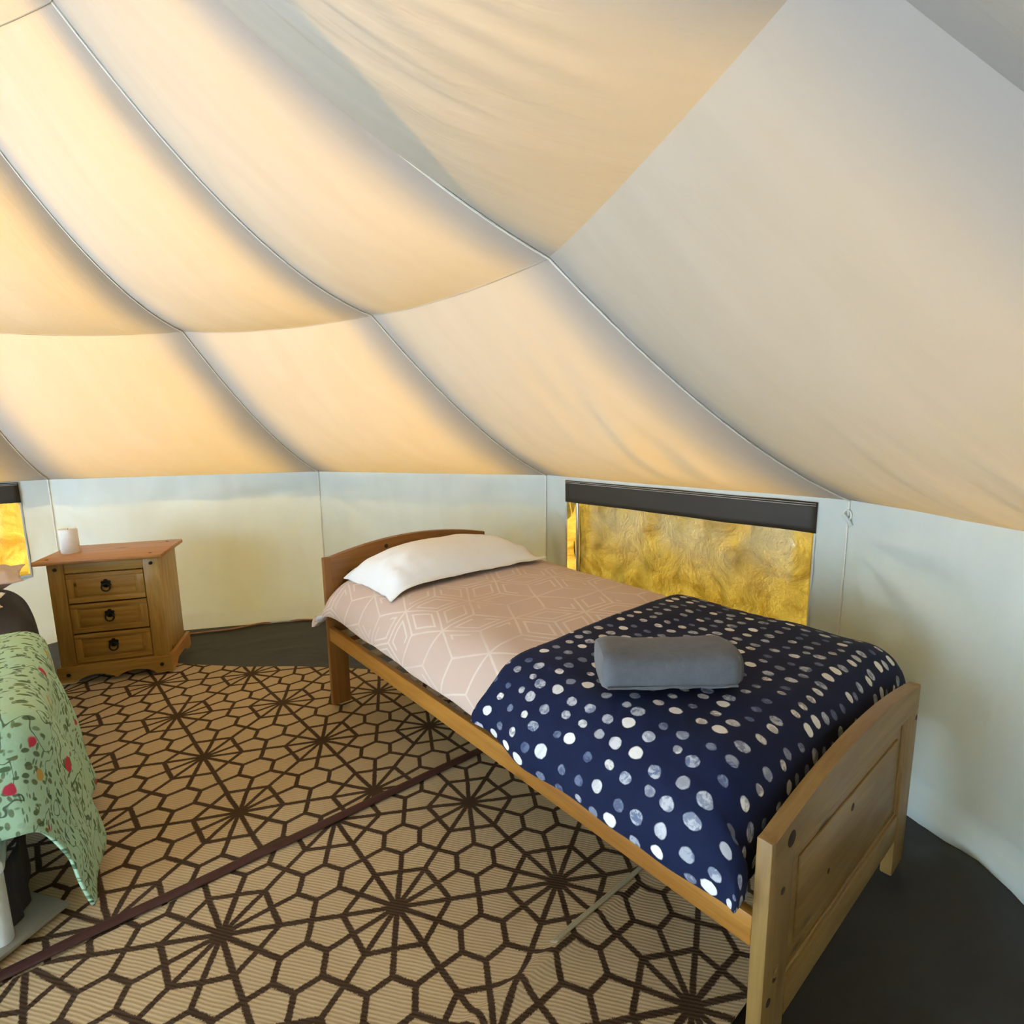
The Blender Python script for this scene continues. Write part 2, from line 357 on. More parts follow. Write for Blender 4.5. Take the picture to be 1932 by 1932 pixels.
# ------------------------------------------------------------------ mesh helpers
def empty(name, loc, label=None, cat=None, group=None, kind=None, parent=None):
    o = bpy.data.objects.new(name, None); COL.objects.link(o); o.location = loc
    if parent is not None:
        o.parent = parent
    o.empty_display_size = 0.05
    tag(o, label, cat, group, kind); return o
def tag(o, label=None, cat=None, group=None, kind=None):
    if label: o['label'] = label
    if cat: o['category'] = cat
    if group: o['group'] = group
    if kind: o['kind'] = kind
    return o
def wloc(o):
    p = Vector((0, 0, 0))
    while o is not None:
        p += Vector(o.location); o = o.parent
    return p
class MB:
    """Collects vertices in WORLD coordinates plus one texture coordinate per vertex."""
    def __init__(s): s.v = []; s.f = []; s.tc = []
    def add(s, vs_, fs, tcs=None):
        b = len(s.v); s.v += [tuple(map(float, p)) for p in vs_]
        s.f += [tuple(b + i for i in f) for f in fs]
        s.tc += [tuple(map(float, t)) for t in (tcs if tcs is not None else vs_)]
        return s
    def grid(s, fn, nu, nv, tcf=None, skip=None):
        vs_, tcs = [], []
        for j in range(nv + 1):
            for i in range(nu + 1):
                p = fn(i / nu, j / nv); vs_.append(p); tcs.append(tcf(i / nu, j / nv) if tcf else p)
        fs = [(j * (nu + 1) + i, j * (nu + 1) + i + 1, (j + 1) * (nu + 1) + i + 1, (j + 1) * (nu + 1) + i)
              for j in range(nv) for i in range(nu) if not (skip and skip(i, j))]
        return s.add(vs_, fs, tcs)
    def box(s, c, ax, ay, az, bev=0.003, seg=2, grain=0, off=None):
        """Bevelled box: centre c, half-axis vectors ax, ay, az."""
        ax, ay, az = Vector(ax), Vector(ay), Vector(az)
        lx, ly, lz = ax.length, ay.length, az.length
        bm = bmesh.new(); bmesh.ops.create_cube(bm, size=2.0)
        for v in bm.verts: v.co = Vector((v.co.x * lx, v.co.y * ly, v.co.z * lz))
        if bev > 0:
            bmesh.ops.bevel(bm, geom=bm.edges[:], offset=min(bev, 0.45 * min(lx, ly, lz) * 2), segments=seg, profile=0.5, affect='EDGES')
        nx, ny, nz = ax.normalized(), ay.normalized(), az.normalized(); c = Vector(c)
        o = off or [random.uniform(-5, 5) for _ in range(3)]
        bm.verts.index_update()
        vs_, tcs = [], []
        for v in bm.verts:
            vs_.append(c + nx * v.co.x + ny * v.co.y + nz * v.co.z)
            l = [v.co.x, v.co.y, v.co.z]; g = l[grain:] + l[:grain]
            tcs.append([g[q] + o[q] for q in range(3)])
        fs = [tuple(v.index for v in f.verts) for f in bm.faces]; bm.free()
        return s.add(vs_, fs, tcs)
    def tube(s, pts, r, n=8, cap=True, closed=False):
        pts = [Vector(p) for p in pts]; m = len(pts)
        rr = r if isinstance(r, (list, tuple)) else [r] * m
        vs_, fs = [], []
        prev = None
        for i, p in enumerate(pts):
            if closed: t = pts[(i + 1) % m] - pts[i - 1]
            else: t = pts[min(i + 1, m - 1)] - pts[max(i - 1, 0)]
            t.normalize()
            a = prev - t * prev.dot(t) if prev is not None else t.cross(Vector((0, 0, 1)) if abs(t.z) < 0.9 else Vector((1, 0, 0)))
            a.normalize(); prev = a; b = t.cross(a)
            for k in range(n):
                th = 2 * PI * k / n
                vs_.append(p + (a * math.cos(th) + b * math.sin(th)) * rr[i])
        for i in range(m if closed else m - 1):
            for k in range(n):
                j = (i + 1) % m
                fs.append((i * n + k, i * n + (k + 1) % n, j * n + (k + 1) % n, j * n + k))
        if cap and not closed:
            fs.append(tuple(range(n))[::-1]); fs.append(tuple((m - 1) * n + k for k in range(n)))
        return s.add(vs_, fs)
    def lathe(s, c, prof, n=24, axis=(0, 0, 1)):
        ax = Vector(axis).normalized(); a = ax.cross(Vector((0, 0, 1)) if abs(ax.z) < 0.9 else Vector((1, 0, 0))).normalized(); b = ax.cross(a)
        c = Vector(c); vs_, fs = [], []
        for (r, h) in prof:
            for k in range(n):
                th = 2 * PI * k / n
                vs_.append(c + ax * h + (a * math.cos(th) + b * math.sin(th)) * r)
        m = len(prof)
        for i in range(m - 1):
            for k in range(n): fs.append((i * n + k, i * n + (k + 1) % n, (i + 1) * n + (k + 1) % n, (i + 1) * n + k))
        fs.append(tuple(range(n))[::-1]); fs.append(tuple((m - 1) * n + k for k in range(n)))
        return s.add(vs_, fs)
    def prism(s, poly, base, ax, ay, az, depth, bev=0.0):
        """Outline poly (2-D, in ax / ay) pushed along az by depth."""
        base, ax, ay, az = Vector(base), Vector(ax), Vector(ay), Vector(az)
        m = len(poly); o = [random.uniform(-5, 5) for _ in range(3)]
        vs_ = [base + ax * p[0] + ay * p[1] for p in poly] + [base + ax * p[0] + ay * p[1] + az * depth for p in poly]
        tcs = [(p[0] + o[0], p[1] + o[1], o[2]) for p in poly] + [(p[0] + o[0], p[1] + o[1], depth + o[2]) for p in poly]
        fs = [tuple(range(m)), tuple(range(m, 2 * m))[::-1]] + [(i, m + i, m + (i + 1) % m, (i + 1) % m) for i in range(m)]
        return s.add(vs_, fs, tcs)
    def build(s, name, mat, parent=None, origin=None, smooth=True, solid=0.0, sub=0, fixn=True, angle=40, flip=False):
        if origin is None:
            origin = wloc(parent) if parent is not None else Vector((0, 0, 0))
        origin = Vector(origin)
        me = bpy.data.meshes.new(name)
        me.from_pydata([tuple(Vector(p) - origin) for p in s.v], [], s.f)
        at = me.attributes.new('tc', 'FLOAT_VECTOR', 'POINT')
        at.data.foreach_set('vector', np.array(s.tc, dtype=np.float32).ravel())
        if flip: me.flip_normals()
        if fixn:
            bm = bmesh.new(); bm.from_mesh(me); bmesh.ops.recalc_face_normals(bm, faces=bm.faces[:]); bm.to_mesh(me); bm.free()
        for mt in (mat if isinstance(mat, (list, tuple)) else [mat]): me.materials.append(M[mt] if isinstance(mt, str) else mt)
        if smooth:
            me.polygons.foreach_set('use_smooth', [True] * len(me.polygons))
            try: me.set_sharp_from_angle(angle=math.radians(angle))
            except Exception: pass
        me.update()
        o = bpy.data.objects.new(name, me); COL.objects.link(o)
        if parent is not None:
            o.parent = parent; o.location = origin - wloc(parent)
        else: o.location = origin
        if solid:
            md = o.modifiers.new('thickness', 'SOLIDIFY'); md.thickness = solid; md.offset = 0
        if sub:
            md = o.modifiers.new('smooth', 'SUBSURF'); md.levels = sub; md.render_levels = sub
        return o
def nz(x, y, z=0.0): return noise.noise(Vector((x, y, z)))
def sstep(a, b, x):
    t = min(1, max(0, (x - a) / (b - a))); return t * t * (3 - 2 * t)
def path_at(P, t):
    """Point at fraction t of a polyline, smoothed by Catmull-Rom."""
    n = len(P) - 1; x = t * n; i = min(int(x), n - 1); f = x - i
    p0, p1, p2, p3 = (np.array(P[max(i - 1, 0)]), np.array(P[i]), np.array(P[i + 1]), np.array(P[min(i + 2, n)]))
    return 0.5 * (2 * p1 + (p2 - p0) * f + (2 * p0 - 5 * p1 + 4 * p2 - p3) * f * f + (3 * p1 - p0 - 3 * p2 + p3) * f ** 3)

# ================================================================== THE TENT
DOOR = (5,)            # sector with the open door
ROLLED = (4, 5)        # sectors whose wall is rolled up; the one beside the door added for light
RING, ZRING, TOPR, ZTOPR = 1.70, 1.67, 0.84, 2.18
def seam_pt(k, seg, t):
    sag_up = {-1: 0.05, 0: 0.10, 1: 0.10}.get((k + 6) % 12 - 6, 0.08)
    if seg == 0: r0, z0, r1, z1, sg = RAD, EAVE, RING, ZRING, 0.066
    elif seg == 1: r0, z0, r1, z1, sg = RING, ZRING, TOPR, ZTOPR, sag_up
    else: r0, z0, r1, z1, sg = TOPR, ZTOPR, 0.05, 3.05, 0.10
    r = r0 + (r1 - r0) * t; z = z0 + (z1 - z0) * t - 4 * sg * t * (1 - t)
    d = rad_dir(k)
    return np.array([CEN[0] + d[0] * r, CEN[1] + d[1] * r, z])
def bulge(seg, t):
    if seg == 0: return 0.075 * math.sin(PI * t) ** 0.8 * (1 - 0.3 * t) + 0.029 * t * t
    if seg == 1: return 0.029 + 0.045 * math.sin(PI * t)
    return 0.029 * (1 - t)
def roof_pt(k, seg, s, t):
    a, b = seam_pt(k, seg, t), seam_pt(k + 1, seg, t)
    p = a + (b - a) * s
    c = 1 - abs(2 * s - 1) ** 2.2
    d = rad_dir(k + 0.5)
    slope = 0.57 if seg < 2 else 0.57 + 0.5 * t
    nrm = np.array([-d[0] * slope, -d[1] * slope, -1.0]); nrm /= np.linalg.norm(nrm)
    edge = min(1, 6 * s, 6 * (1 - s)) * min(1, 8 * t, 8 * (1 - t))
    w = 0.006 * nz(p[0] * 2.2 + k * 7, p[1] * 2.2, p[2] * 2.2 + seg) * edge
    wid = np.linalg.norm(b - a)
    for dist, sd in ((s * wid, k), ((1 - s) * wid, k + 1)):      # cloth gathered beside the seams
        g = math.exp(-dist / 0.075) * (1 - math.cos(dist / 0.022)) * 0.5
        w += 0.009 * g * edge * (0.5 + nz(t * 3 + sd, seg, 4)) if seg < 2 else 0
    if k in (-2, -1, 0) and seg < 2:                                # slack creases running down the cloth
        for (kk, sg, s0, t0, ws, wt, am, fq) in ((-2, 1, 0.30, 0.52, 0.20, 0.30, 0.0045, 34), (-2, 0, 0.42, 0.33, 0.20, 0.22, 0.0045, 30), (-1, 0, 0.30, 0.45, 0.16, 0.3, 0.007, 17)):
            if kk == k and sg == seg:
                m = math.exp(-((s - s0) / ws) ** 2 - ((t - t0) / wt) ** 2)
                w += am * m * edge * nz(s * fq + 3 * t, t * 3.5, 2.2) * 2.6
    return p + nrm * (bulge(seg, t) * c + w)

ceiling = empty('ceiling', (CEN[0], CEN[1], EAVE), kind='structure')
for k in range(-6, 6):
    for seg in (0, 1, 2):
        if seg == 0 and k in DOOR: continue
        nu, nv = ((72, 36) if k in (-2, -1, 0, 1) else (72, 36)) if seg < 2 else (72, 8)
        mb = MB().grid(lambda s, t: roof_pt(k, seg, s, t), nu, nv, lambda s, t: (s, t * 1.4 + seg * 3, k * 3.1 + seg))
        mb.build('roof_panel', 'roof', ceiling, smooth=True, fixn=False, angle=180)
    for seg in (0, 1):
        if k == -2: continue
        pts = [seam_pt(k, seg, t) + np.array([0, 0, -0.004]) for t in np.linspace(0, 1, 22)]
        MB().tube(pts, 0.0028, 6).build('radial_seam', 'tape', ceiling)
        pts = [roof_pt(k, seg, s, 1.0) + np.array([0, 0, -0.003]) for s in np.linspace(0, 1, 22)]
        if k != -3: MB().tube(pts, 0.0011, 6).build('ring_seam', 'seam', ceiling)
    # short valance hanging outside below the eave
    a, b = rad_dir(k) * (RAD + 0.03) + CEN, rad_dir(k + 1) * (RAD + 0.03) + CEN
    def val(s, t):
        p = a + (b - a) * s; q = rad_dir(k + 0.5)
        return (p[0] + q[0] * 0.03 * t, p[1] + q[1] * 0.03 * t, EAVE + 0.012 - 0.13 * t - 0.01 * abs(math.sin(s * 6 * PI)) * t)
    if k not in DOOR: MB().grid(val, 36, 3).build('valance', 'wall', ceiling, fixn=False)

WALL_NAMES = {2: 'wall_far_left', 1: 'wall_back_left', 0: 'wall_back_right', -1: 'wall_right', -2: 'wall_near_right'}
def wall_frame(k):
    a = rad_dir(k) * RAD + CEN; b = rad_dir(k + 1) * RAD + CEN
    return a, (b - a) / np.linalg.norm(b - a), np.linalg.norm(b - a), rad_dir(k + 0.5)
WIN = {-1: (0.11, 1.378, 0.33, 0.972), 2: (0.14, 1.40, 0.43, 0.985)}     # along the wall from its vertex k, sill, head
def wall_pt(k, x, z):
    a, d, L, n = wall_frame(k)
    s = x / L
    off = 0.0
    if k not in ROLLED:
        edge = min(1, 5 * s, 5 * (1 - s)) * min(1, (EAVE - z) * 9)
        off = 0.030 * nz(x * 2.1 + 3 * k, z * 1.5, k) * edge + 0.010 * nz(x * 7 + z * 5, z * 3, k + 9) * edge
        # tension creases fanning from the toggles at the top corners
        for sx, zz in ((0.0, 0.86), (1.0, 0.86)):
            dx, dz = abs(x - sx * L), z - zz
            rr = math.hypot(dx, dz)
            if rr < 0.6:
                th = math.atan2(dz, dx + 1e-6)
                off += (0.015 if k in (-2, -1) else 0.010) * math.sin(th * 11 + k) * sstep(0.0, 0.08, rr) * (1 - sstep(0.2, 0.6, rr)) * min(1, (EAVE - z) * 9)
        off += 0.010 * sstep(0.75, 0.97, z) * math.sin(x * 52 + 2 * math.sin(x * 9 + k)) * (0.4 + 0.6 * nz(x * 3, k, 5)) * min(1, (EAVE - z) * 25)
        off -= 0.028 * (1 - sstep(0.05, 0.12, z)) ; off += 0.012 * math.exp(-((z - 0.10) / 0.025) ** 2)
        off *= min(1, 14 * s, 14 * (1 - s))
        wn = WIN.get(k)
        if wn:   # cloth lies flat round the window
            f = sstep(-0.03, 0.06, max(wn[0] - x, x - wn[1], wn[2] - z))
            off *= f
    p = a + d * x
    return (p[0] + n[0] * off, p[1] + n[1] * off, z)
for k in range(-6, 6):
    a, d, L, n = wall_frame(k)
    name = WALL_NAMES.get(k, 'wall_behind_%d' % (k + 7))
    if k in ROLLED:
        if k in DOOR: continue
        pts = [(*(a + d * x - n * 0.03), EAVE - 0.06) for x in np.linspace(0, L, 12)]
        tag(MB().tube(pts, 0.05, 10).build(name, 'wall'), kind='structure'); continue
    xs = list(np.linspace(0, L, 49)); zs = [-0.03] + list(np.linspace(0.0, EAVE, 37)) + [EAVE + 0.018]
    wn = WIN.get(k)
    if wn:
        for arr, vals in ((xs, wn[:2]), (zs, wn[2:])):
            for v_ in vals:
                i = int(np.argmin([abs(q - v_) for q in arr])); arr[i] = v_
    xs, zs = np.array(xs), np.array(zs)
    nx_, nz_ = len(xs) - 1, len(zs) - 1
    skip = (lambda i, j: wn[0] - 1e-6 <= xs[i] < wn[1] - 1e-6 and wn[2] - 1e-6 <= zs[j] < wn[3] - 1e-6) if wn else None
    mb = MB().grid(lambda s, t: wall_pt(k, xs[round(s * nx_)], zs[round(t * nz_)]), nx_, nz_,
                   lambda s, t: (s, t * 0.9, k * 2.3), skip)
    wall_o = tag(mb.build(name, 'wall', origin=(*(a + d * L / 2), 0), fixn=False, angle=180), kind='structure')
    if k in (-2, -1, 0, 1, 2):
        pts = [np.array(wall_pt(k, 0.002, z)) - np.array([*rad_dir(k), 0]) * 0.004 for z in np.linspace(0.02, EAVE, 16)]
        MB().tube(pts, 0.004, 6).build('corner_seam', 'tape', wall_o)
    if k in (-1, 1, 0):   # toggle and its cord loop on the corner seam under the eave
        c = np.array(wall_pt(k, 0.0, 0.925)) - np.array([*rad_dir(k), 0]) * 0.012
        if k == -1:
            tg = MB().tube([c + np.array([d[0] * x, d[1] * x, zz]) for x, zz in ((-0.016, -0.026), (0.0, -0.004), (0.012, 0.014))], 0.008, 8).build('toggle', 'wall', wall_o)
            lp = [c + np.array([d[0] * 0.013 * math.cos(q), d[1] * 0.013 * math.cos(q), 0.012 + 0.018 * math.sin(q)]) for q in np.linspace(0, 2 * PI, 14)[:-1]]
            MB().tube(lp, 0.0028, 6, closed=True).build('cord_loop', 'tape', wall_o)

# windows
def window(num, k, flip, pole_x):
    a, d, L, n = wall_frame(k)
    x0, x1, z0, z1 = WIN[k]
    def P(x, z, o=0.0): q = a + d * x + n * o; return (q[0], q[1], z)
    root = empty('window_%d' % num, P((x0 + x1) / 2, z0), kind='structure')
    zb = z1 - 0.118
    D3, N3 = Vector((d[0], d[1], 0)), Vector((n[0], n[1], 0)); Z3 = Vector((0, 0, 1))
    b = MB().grid(lambda s, t: P(x0 - 0.004 + (x1 - x0 + 0.008) * s, zb + (z1 - zb) * t + 0.003 * nz(s * 5, t), -0.006 + 0.003 * nz(s * 9, t * 2, num)), 40, 5)
    band = b.build('dark_band', 'band', root, fixn=False, solid=0.003)
    for zz in (z1 - 0.006, z1 - 0.014):
        MB().tube([P(x, zz, -0.0095) for x in np.linspace(x0, x1, 20)], 0.0012, 5).build('stitch_line', 'thread', band)
    for xx in (x0, x1 - 0.0):
        MB().box(P(xx, (z0 + zb) / 2, -0.001), D3 * 0.004, N3 * 0.002, Z3 * ((zb - z0) / 2), 0.001, 1).build('side_hem', 'wall', root)
    MB().box(P((x0 + x1) / 2, z0, -0.001), D3 * ((x1 - x0) / 2), N3 * 0.002, Z3 * 0.006, 0.001, 1).build('bottom_hem', 'wall', root)
    MB().grid(lambda s, t: P(x0 + (x1 - x0) * s, z0 + (zb - z0) * t, 0.004 + 0.004 * nz(s * 4, t * 2, num)), 20, 10).build('clear_pane', 'pane', root, fixn=False)
    g0, g1 = x0 - 0.008, x1 + 0.008
    def flap(s, t):
        x = g0 + (g1 - g0) * s; z = z0 - 0.012 + (z1 - z0 + 0.020) * t
        o = 0.070 + 0.012 * nz(x * 3.0, z * 3.0, num) + 0.010 * (0.5 - abs(nz(x * 4.0 + z * 3, z * 2.5 - x * 2, 3.3))) + 0.004 * nz(x * 11, z * 9, 2)
        e_ = min(1, (x - g0) / 0.04, (g1 - x) / 0.04, (z1 + 0.006 - z) / 0.03, (z - z0 + 0.012) / 0.03)
        return P(x, z, 0.0012 + (o - 0.0012) * max(0, e_) ** 0.6)
    MB().grid(flap, 60, 40, lambda s, t: (s, t, num)).build('outer_flap', 'gold', root, fixn=False)
    if pole_x is not None:
        MB().tube([P(pole_x + 0.002 * t, z0 - 0.3 + 1.0 * t, 0.032) for t in np.linspace(0, 1, 10)], 0.011, 12).build('pole', 'steel', root)
        MB().tube([P(pole_x + 0.035 - 0.02 * math.sin(t * 3), z0 + 0.5 - 0.45 * t, 0.075) for t in np.linspace(0, 1, 12)], 0.004, 6).build('cable', 'cable', root)
        MB().tube([P(pole_x + 0.05 - 0.11 * t ** 1.5, z0 + 0.30 - 0.30 * t, 0.05) for t in np.linspace(0, 1, 12)], 0.004, 6).build('cable', 'cable', root)
    return root
window(1, -1, False, 1.325)
window(2, 2, True, None)

# floor: dark groundsheet with a few soft folds, then pale ground outside, toned to bounce light in
def floor_pt(r, a):
    ang = PH + a * 2 * PI
    apo = RAD * math.cos(STEP / 2) / math.cos(((a * 12) % 1 - 0.5) * STEP)
    x, y = CEN[0] + math.cos(ang) * apo * r * 1.012, CEN[1] + math.sin(ang) * apo * r * 1.012
    return x, y
def fold(x, y):
    q = np.array([x, y]) - BED; u, v = q @ U, q @ V
    m = sstep(0.12, 0.35, v) * sstep(0.05, -0.12, u)
    z = m * (0.034 * (0.5 + 0.5 * math.sin(9 * v + 7 * u + 2 * nz(x * 3, y * 3))) ** 4 + 0.024 * (0.5 + 0.5 * math.sin(6 * v - 8 * u + 1.3)) ** 4)
    return z - 0.001
nsec, nr = 192, 70
vs_, fs = [], []
for j in range(nr + 1):
    for i in range(nsec):
        x, y = floor_pt(max(j / nr, 0.001), i / nsec); vs_.append((x, y, fold(x, y)))
for j in range(nr):
    for i in range(nsec):
        fs.append((j * nsec + i, j * nsec + (i + 1) % nsec, (j + 1) * nsec + (i + 1) % nsec, (j + 1) * nsec + i))
tag(MB().add(vs_, fs).build('floor', 'tarp', fixn=False, angle=180), kind='structure')
mb = MB().grid(lambda s, t: (-14 + 28 * s, -14 + 28 * t, -0.03 + 0.02 * nz(s * 30, t * 30)), 60, 60)
tag(mb.build('ground_outside', 'pale_ground', fixn=False), kind='structure')

# ================================================================== RUGS
def ray_uv(p): q = np.array(p) - BED; return q @ U, q @ V
A_LAT, Q_LAT = 0.4292, 1.0279
def lattice(ox, oy, ang):
    e1 = -np.array([math.cos(ang), math.sin(ang)]); nn = np.array([-e1[1], e1[0]])
    def f(p):
        q = np.array(p[:2]) - np.array([ox, oy])
        return (q @ e1 / A_LAT, q @ nn / (A_LAT * Q_LAT), 0)
    return f
def rug(name, u0, u1, v0, v1, lat, zf, label, thick=0.006, edge=None, nu=70, nv=110):
    def fn(s, t):
        u = u0 + (u1 - u0) * s; v = v0 + (v1 - v0) * t
        if edge: u = u0 + (edge(v) - u0) * s
        return b2w(u, v, zf(u, v))
    vals = [[fn(i / nu, j / nv) for i in range(nu + 1)] for j in range(nv + 1)]
    vs2, fs2 = [], []
    W_ = nu + 1
    for lay in (0, 1):
        for j in range(nv + 1):
            for i in range(nu + 1):
                p = vals[j][i]; vs2.append((p[0], p[1], p[2] - lay * thick))
    n0 = W_ * (nv + 1)
    for j in range(nv):
        for i in range(nu):
            q = (j * W_ + i, j * W_ + i + 1, (j + 1) * W_ + i + 1, (j + 1) * W_ + i)
            fs2.append(q); fs2.append(tuple(n0 + x for x in q[::-1]))
    rim = [i for i in range(W_)] + [j * W_ + nu for j in range(1, nv + 1)] + [nv * W_ + i for i in range(nu - 1, -1, -1)] + [j * W_ for j in range(nv - 1, 0, -1)]
    for a_, b_ in zip(rim, rim[1:] + rim[:1]): fs2.append((a_, n0 + a_, n0 + b_, b_))
    o = MB().add(vs2, fs2, [lat(p) for p in vs2]).build(name, 'rug', origin=b2w((u0 + u1) / 2, (v0 + v1) / 2, 0), angle=60)
    tag(o, label, 'rug', 'woven rugs on the tent floor'); return o
SEAM_U = 1.262
def seam_u(v): return SEAM_U - 0.02 * (v + 0.6)
def z_far(u, v):
    return 0.009 + 0.006 * max(0, nz(u * 3, v * 4, 1)) + 0.0
def z_near(u, v):
    ridge = math.exp(-((u - 0.455) / 0.022) ** 2) * 0.020 + math.exp(-((u - 0.40) / 0.10) ** 2) * 0.006
    return 0.010 + 0.004 * max(0, nz(u * 3, v * 3, 4)) + ridge * sstep(-0.62, -0.40, v)
far_rug = rug('rug', SEAM_U - 0.01, 2.78, -2.0, 0.62, lattice(-0.6578, 2.4878, 2.3179), z_far,
    'tan rug with brown star pattern reaching back to the chest of drawers', edge=lambda v: min(2.54 - 1.04 * v, 3.12) + 0.02 * math.sin(v * 9 + 0.6) + 0.02 * nz(v * 6, 2))
near_rug = rug('rug', 0.105, SEAM_U - 0.012, -1.9, 0.62, lattice(-0.1586, 1.6854, 2.2506), z_near,
    'tan rug with brown star pattern nearest the camera, with a ridge across it')
pts = []
for v in np.linspace(-1.95, 0.60, 80): pts.append((seam_u(v) + 0.004 * nz(v * 4, 7) - SEAM_U, v))
mb = MB()
mb.grid(lambda s, t: b2w(SEAM_U + pts[round(t * 79)][0] + (s - 0.5) * 0.034, pts[round(t * 79)][1], 0.0175 + 0.004 * (1 - (2 * s - 1) ** 2)), 6, 79)
mb.build('binding', 'bind', far_rug, fixn=False, solid=0.004)
mb = MB().grid(lambda s, t: b2w(0.462 + 0.024 * s, -0.06 + 0.36 * t, z_near(0.462 + 0.024 * s, -0.06 + 0.36 * t) + 0.0018), 4, 40)
mb.build('hem_strip', 'hem', near_rug, fixn=False, solid=0.0015)

# ================================================================== SINGLE BED
U3, V3, Z3 = Vector((U[0], U[1], 0)), Vector((V[0], V[1], 0)), Vector((0, 0, 1))
L_B, W_B = 1.98, 0.882
bed = empty('single_bed', b2w(0, 0, 0), 'honey pine single bed with arched ends beside the gold window', 'bed')
def bbox(mb, u0, u1, v0, v1, z0, z1, grain, bev=0.003):
    mb.box(b2w((u0 + u1) / 2, (v0 + v1) / 2, (z0 + z1) / 2), U3 * ((u1 - u0) / 2), V3 * ((v1 - v0) / 2), Z3 * ((z1 - z0) / 2), bev, 2, grain); return mb
def arch_rail(u0, u1, v0, v1, zb, ze, rise, mat, parent, name, zlow=None):
    poly = [(v0, zb), (v1, zb)]
    N_ = 28
    for i in range(N_ + 1):
        t = 1 - i / N_; v = v0 + (v1 - v0) * t
        poly.append((v, ze + rise * (1 - (2 * t - 1) ** 2)))
    return MB().prism(poly, b2w(u0, 0, 0), V3, Z3, U3, u1 - u0).build(name, mat, parent, angle=30)
# footboard
SW = 0.098
foot = bbox(MB(), 0.010, 0.022, SW - 0.01, W_B - SW + 0.01, 0.19, 0.54, 1).build('footboard', 'pine_foot', bed)
for v0 in (0.0, W_B - SW):
    bbox(MB(), 0.0, 0.029, v0, v0 + SW, 0.024, 0.562, 2, 0.004).build('leg', 'pine_foot', foot)
arch_rail(-0.001, 0.028, 0.012, W_B - 0.012, 0.500, 0.560, 0.042, 'pine_foot', foot, 'top_rail')
bbox(MB(), 0.0005, 0.028, SW, W_B - SW, 0.135, 0.215, 1).build('bottom_rail', 'pine_foot', foot)
# panel bead
for (v0, v1, z0, z1) in ((SW, SW + 0.010, 0.215, 0.50), (W_B - SW - 0.010, W_B - SW, 0.215, 0.50), (SW, W_B - SW, 0.490, 0.50), (SW, W_B - SW, 0.215, 0.225)):
    bbox(MB(), 0.005, 0.012, v0, v1, z0, z1, 1 if v1 - v0 > 0.1 else 2, 0.003).build('bead', 'pine_foot', foot)
bbox(MB(), 0.0055, 0.012, SW + 0.045, W_B - SW - 0.045, 0.262, 0.455, 1, 0.006).build('raised_field', 'pine_foot', foot)
for v, z, r in ((0.075, 0.535, 0.016), (0.055, 0.44, 0.008), (0.045, 0.262, 0.008), (0.025, 0.225, 0.009), (0.30, 0.33, 0.007), (0.42, 0.42, 0.010), (0.865, 0.47, 0.008)):
    uu = 0.006 if SW + 0.03 < v < W_B - SW else (-0.0012 if z > 0.5 else 0.0002)
    MB().lathe(b2w(uu, v, z), [(r, 0), (r * 0.92, 0.0008)], 14, -U3).build('knot', 'knot', foot)
MB().lathe(b2w(0.0, 0.049, 0.275), [(0.012, 0), (0.012, 0.0012), (0.007, 0.0012), (0.0068, 0.0004)], 16, -U3).build('bolt_cover', 'pine_foot', foot)
# headboard
head = bbox(MB(), L_B - 0.020, L_B - 0.008, 0.07, W_B - 0.07, 0.30, 0.68, 1).build('headboard', 'pine_dark', bed)
for v0 in (0.0, W_B - 0.085):
    bbox(MB(), L_B - 0.029, L_B, v0, v0 + 0.085, 0.024, 0.712, 2, 0.004).build('leg', 'pine_dark', head)
arch_rail(L_B - 0.030, L_B - 0.001, 0.03, W_B - 0.002, 0.60, 0.710, 0.052, 'pine_dark', head, 'top_rail')
bbox(MB(), L_B - 0.029, L_B - 0.001, 0.085, W_B - 0.085, 0.30, 0.40, 1).build('bottom_rail', 'pine_dark', head)
MB().lathe(b2w(L_B - 0.0302, 0.30, 0.722), [(0.010, 0), (0.009, 0.0008)], 12, -U3).build('knot', 'knot', head)
# rails and slats
for v0 in (0.004, W_B - 0.026):
    bbox(MB(), 0.029, L_B - 0.029, v0, v0 + 0.022, 0.334, 0.398, 0, 0.003).build('side_rail', 'pine', bed)
for v0 in (0.026, W_B - 0.046):
    bbox(MB(), 0.04, L_B - 0.04, v0, v0 + 0.02, 0.345, 0.368, 0, 0.002).build('slat_ledge', 'pine', bed)
for i in range(13):
    u = 1.885 - i * 0.146
    bbox(MB(), u - 0.032, u + 0.032, 0.030, W_B - 0.030, 0.369, 0.384, 1, 0.003).build('slat', 'slat', bed)

# mattress
def mat_pt(s, t):
    # closed cross-section round v / z, lofted along u
    a = 2 * PI * s
    c, q = math.cos(a), math.sin(a)
    ex = 0.28
    v = 0.460 + 0.375 * math.copysign(abs(c) ** ex, c)
    z = 0.478 + 0.093 * math.copysign(abs(q) ** ex, q)
    u = 0.075 + 1.815 * t
    k_ = 1 - 0.06 * (abs(2 * t - 1) ** 40)
    return b2w(u, 0.460 + (v - 0.460) * k_, 0.478 + (z - 0.478) * k_)
mb = MB().grid(mat_pt, 64, 40)
mb.f.append(tuple(range(64))); mb.f.append(tuple(40 * 65 + i for i in range(64)))
mattress = tag(mb.build('mattress', 'mattress', origin=b2w(1.0, 0.445, 0.385)), 'grey-white mattress on the pine bed under the pink duvet', 'mattress')

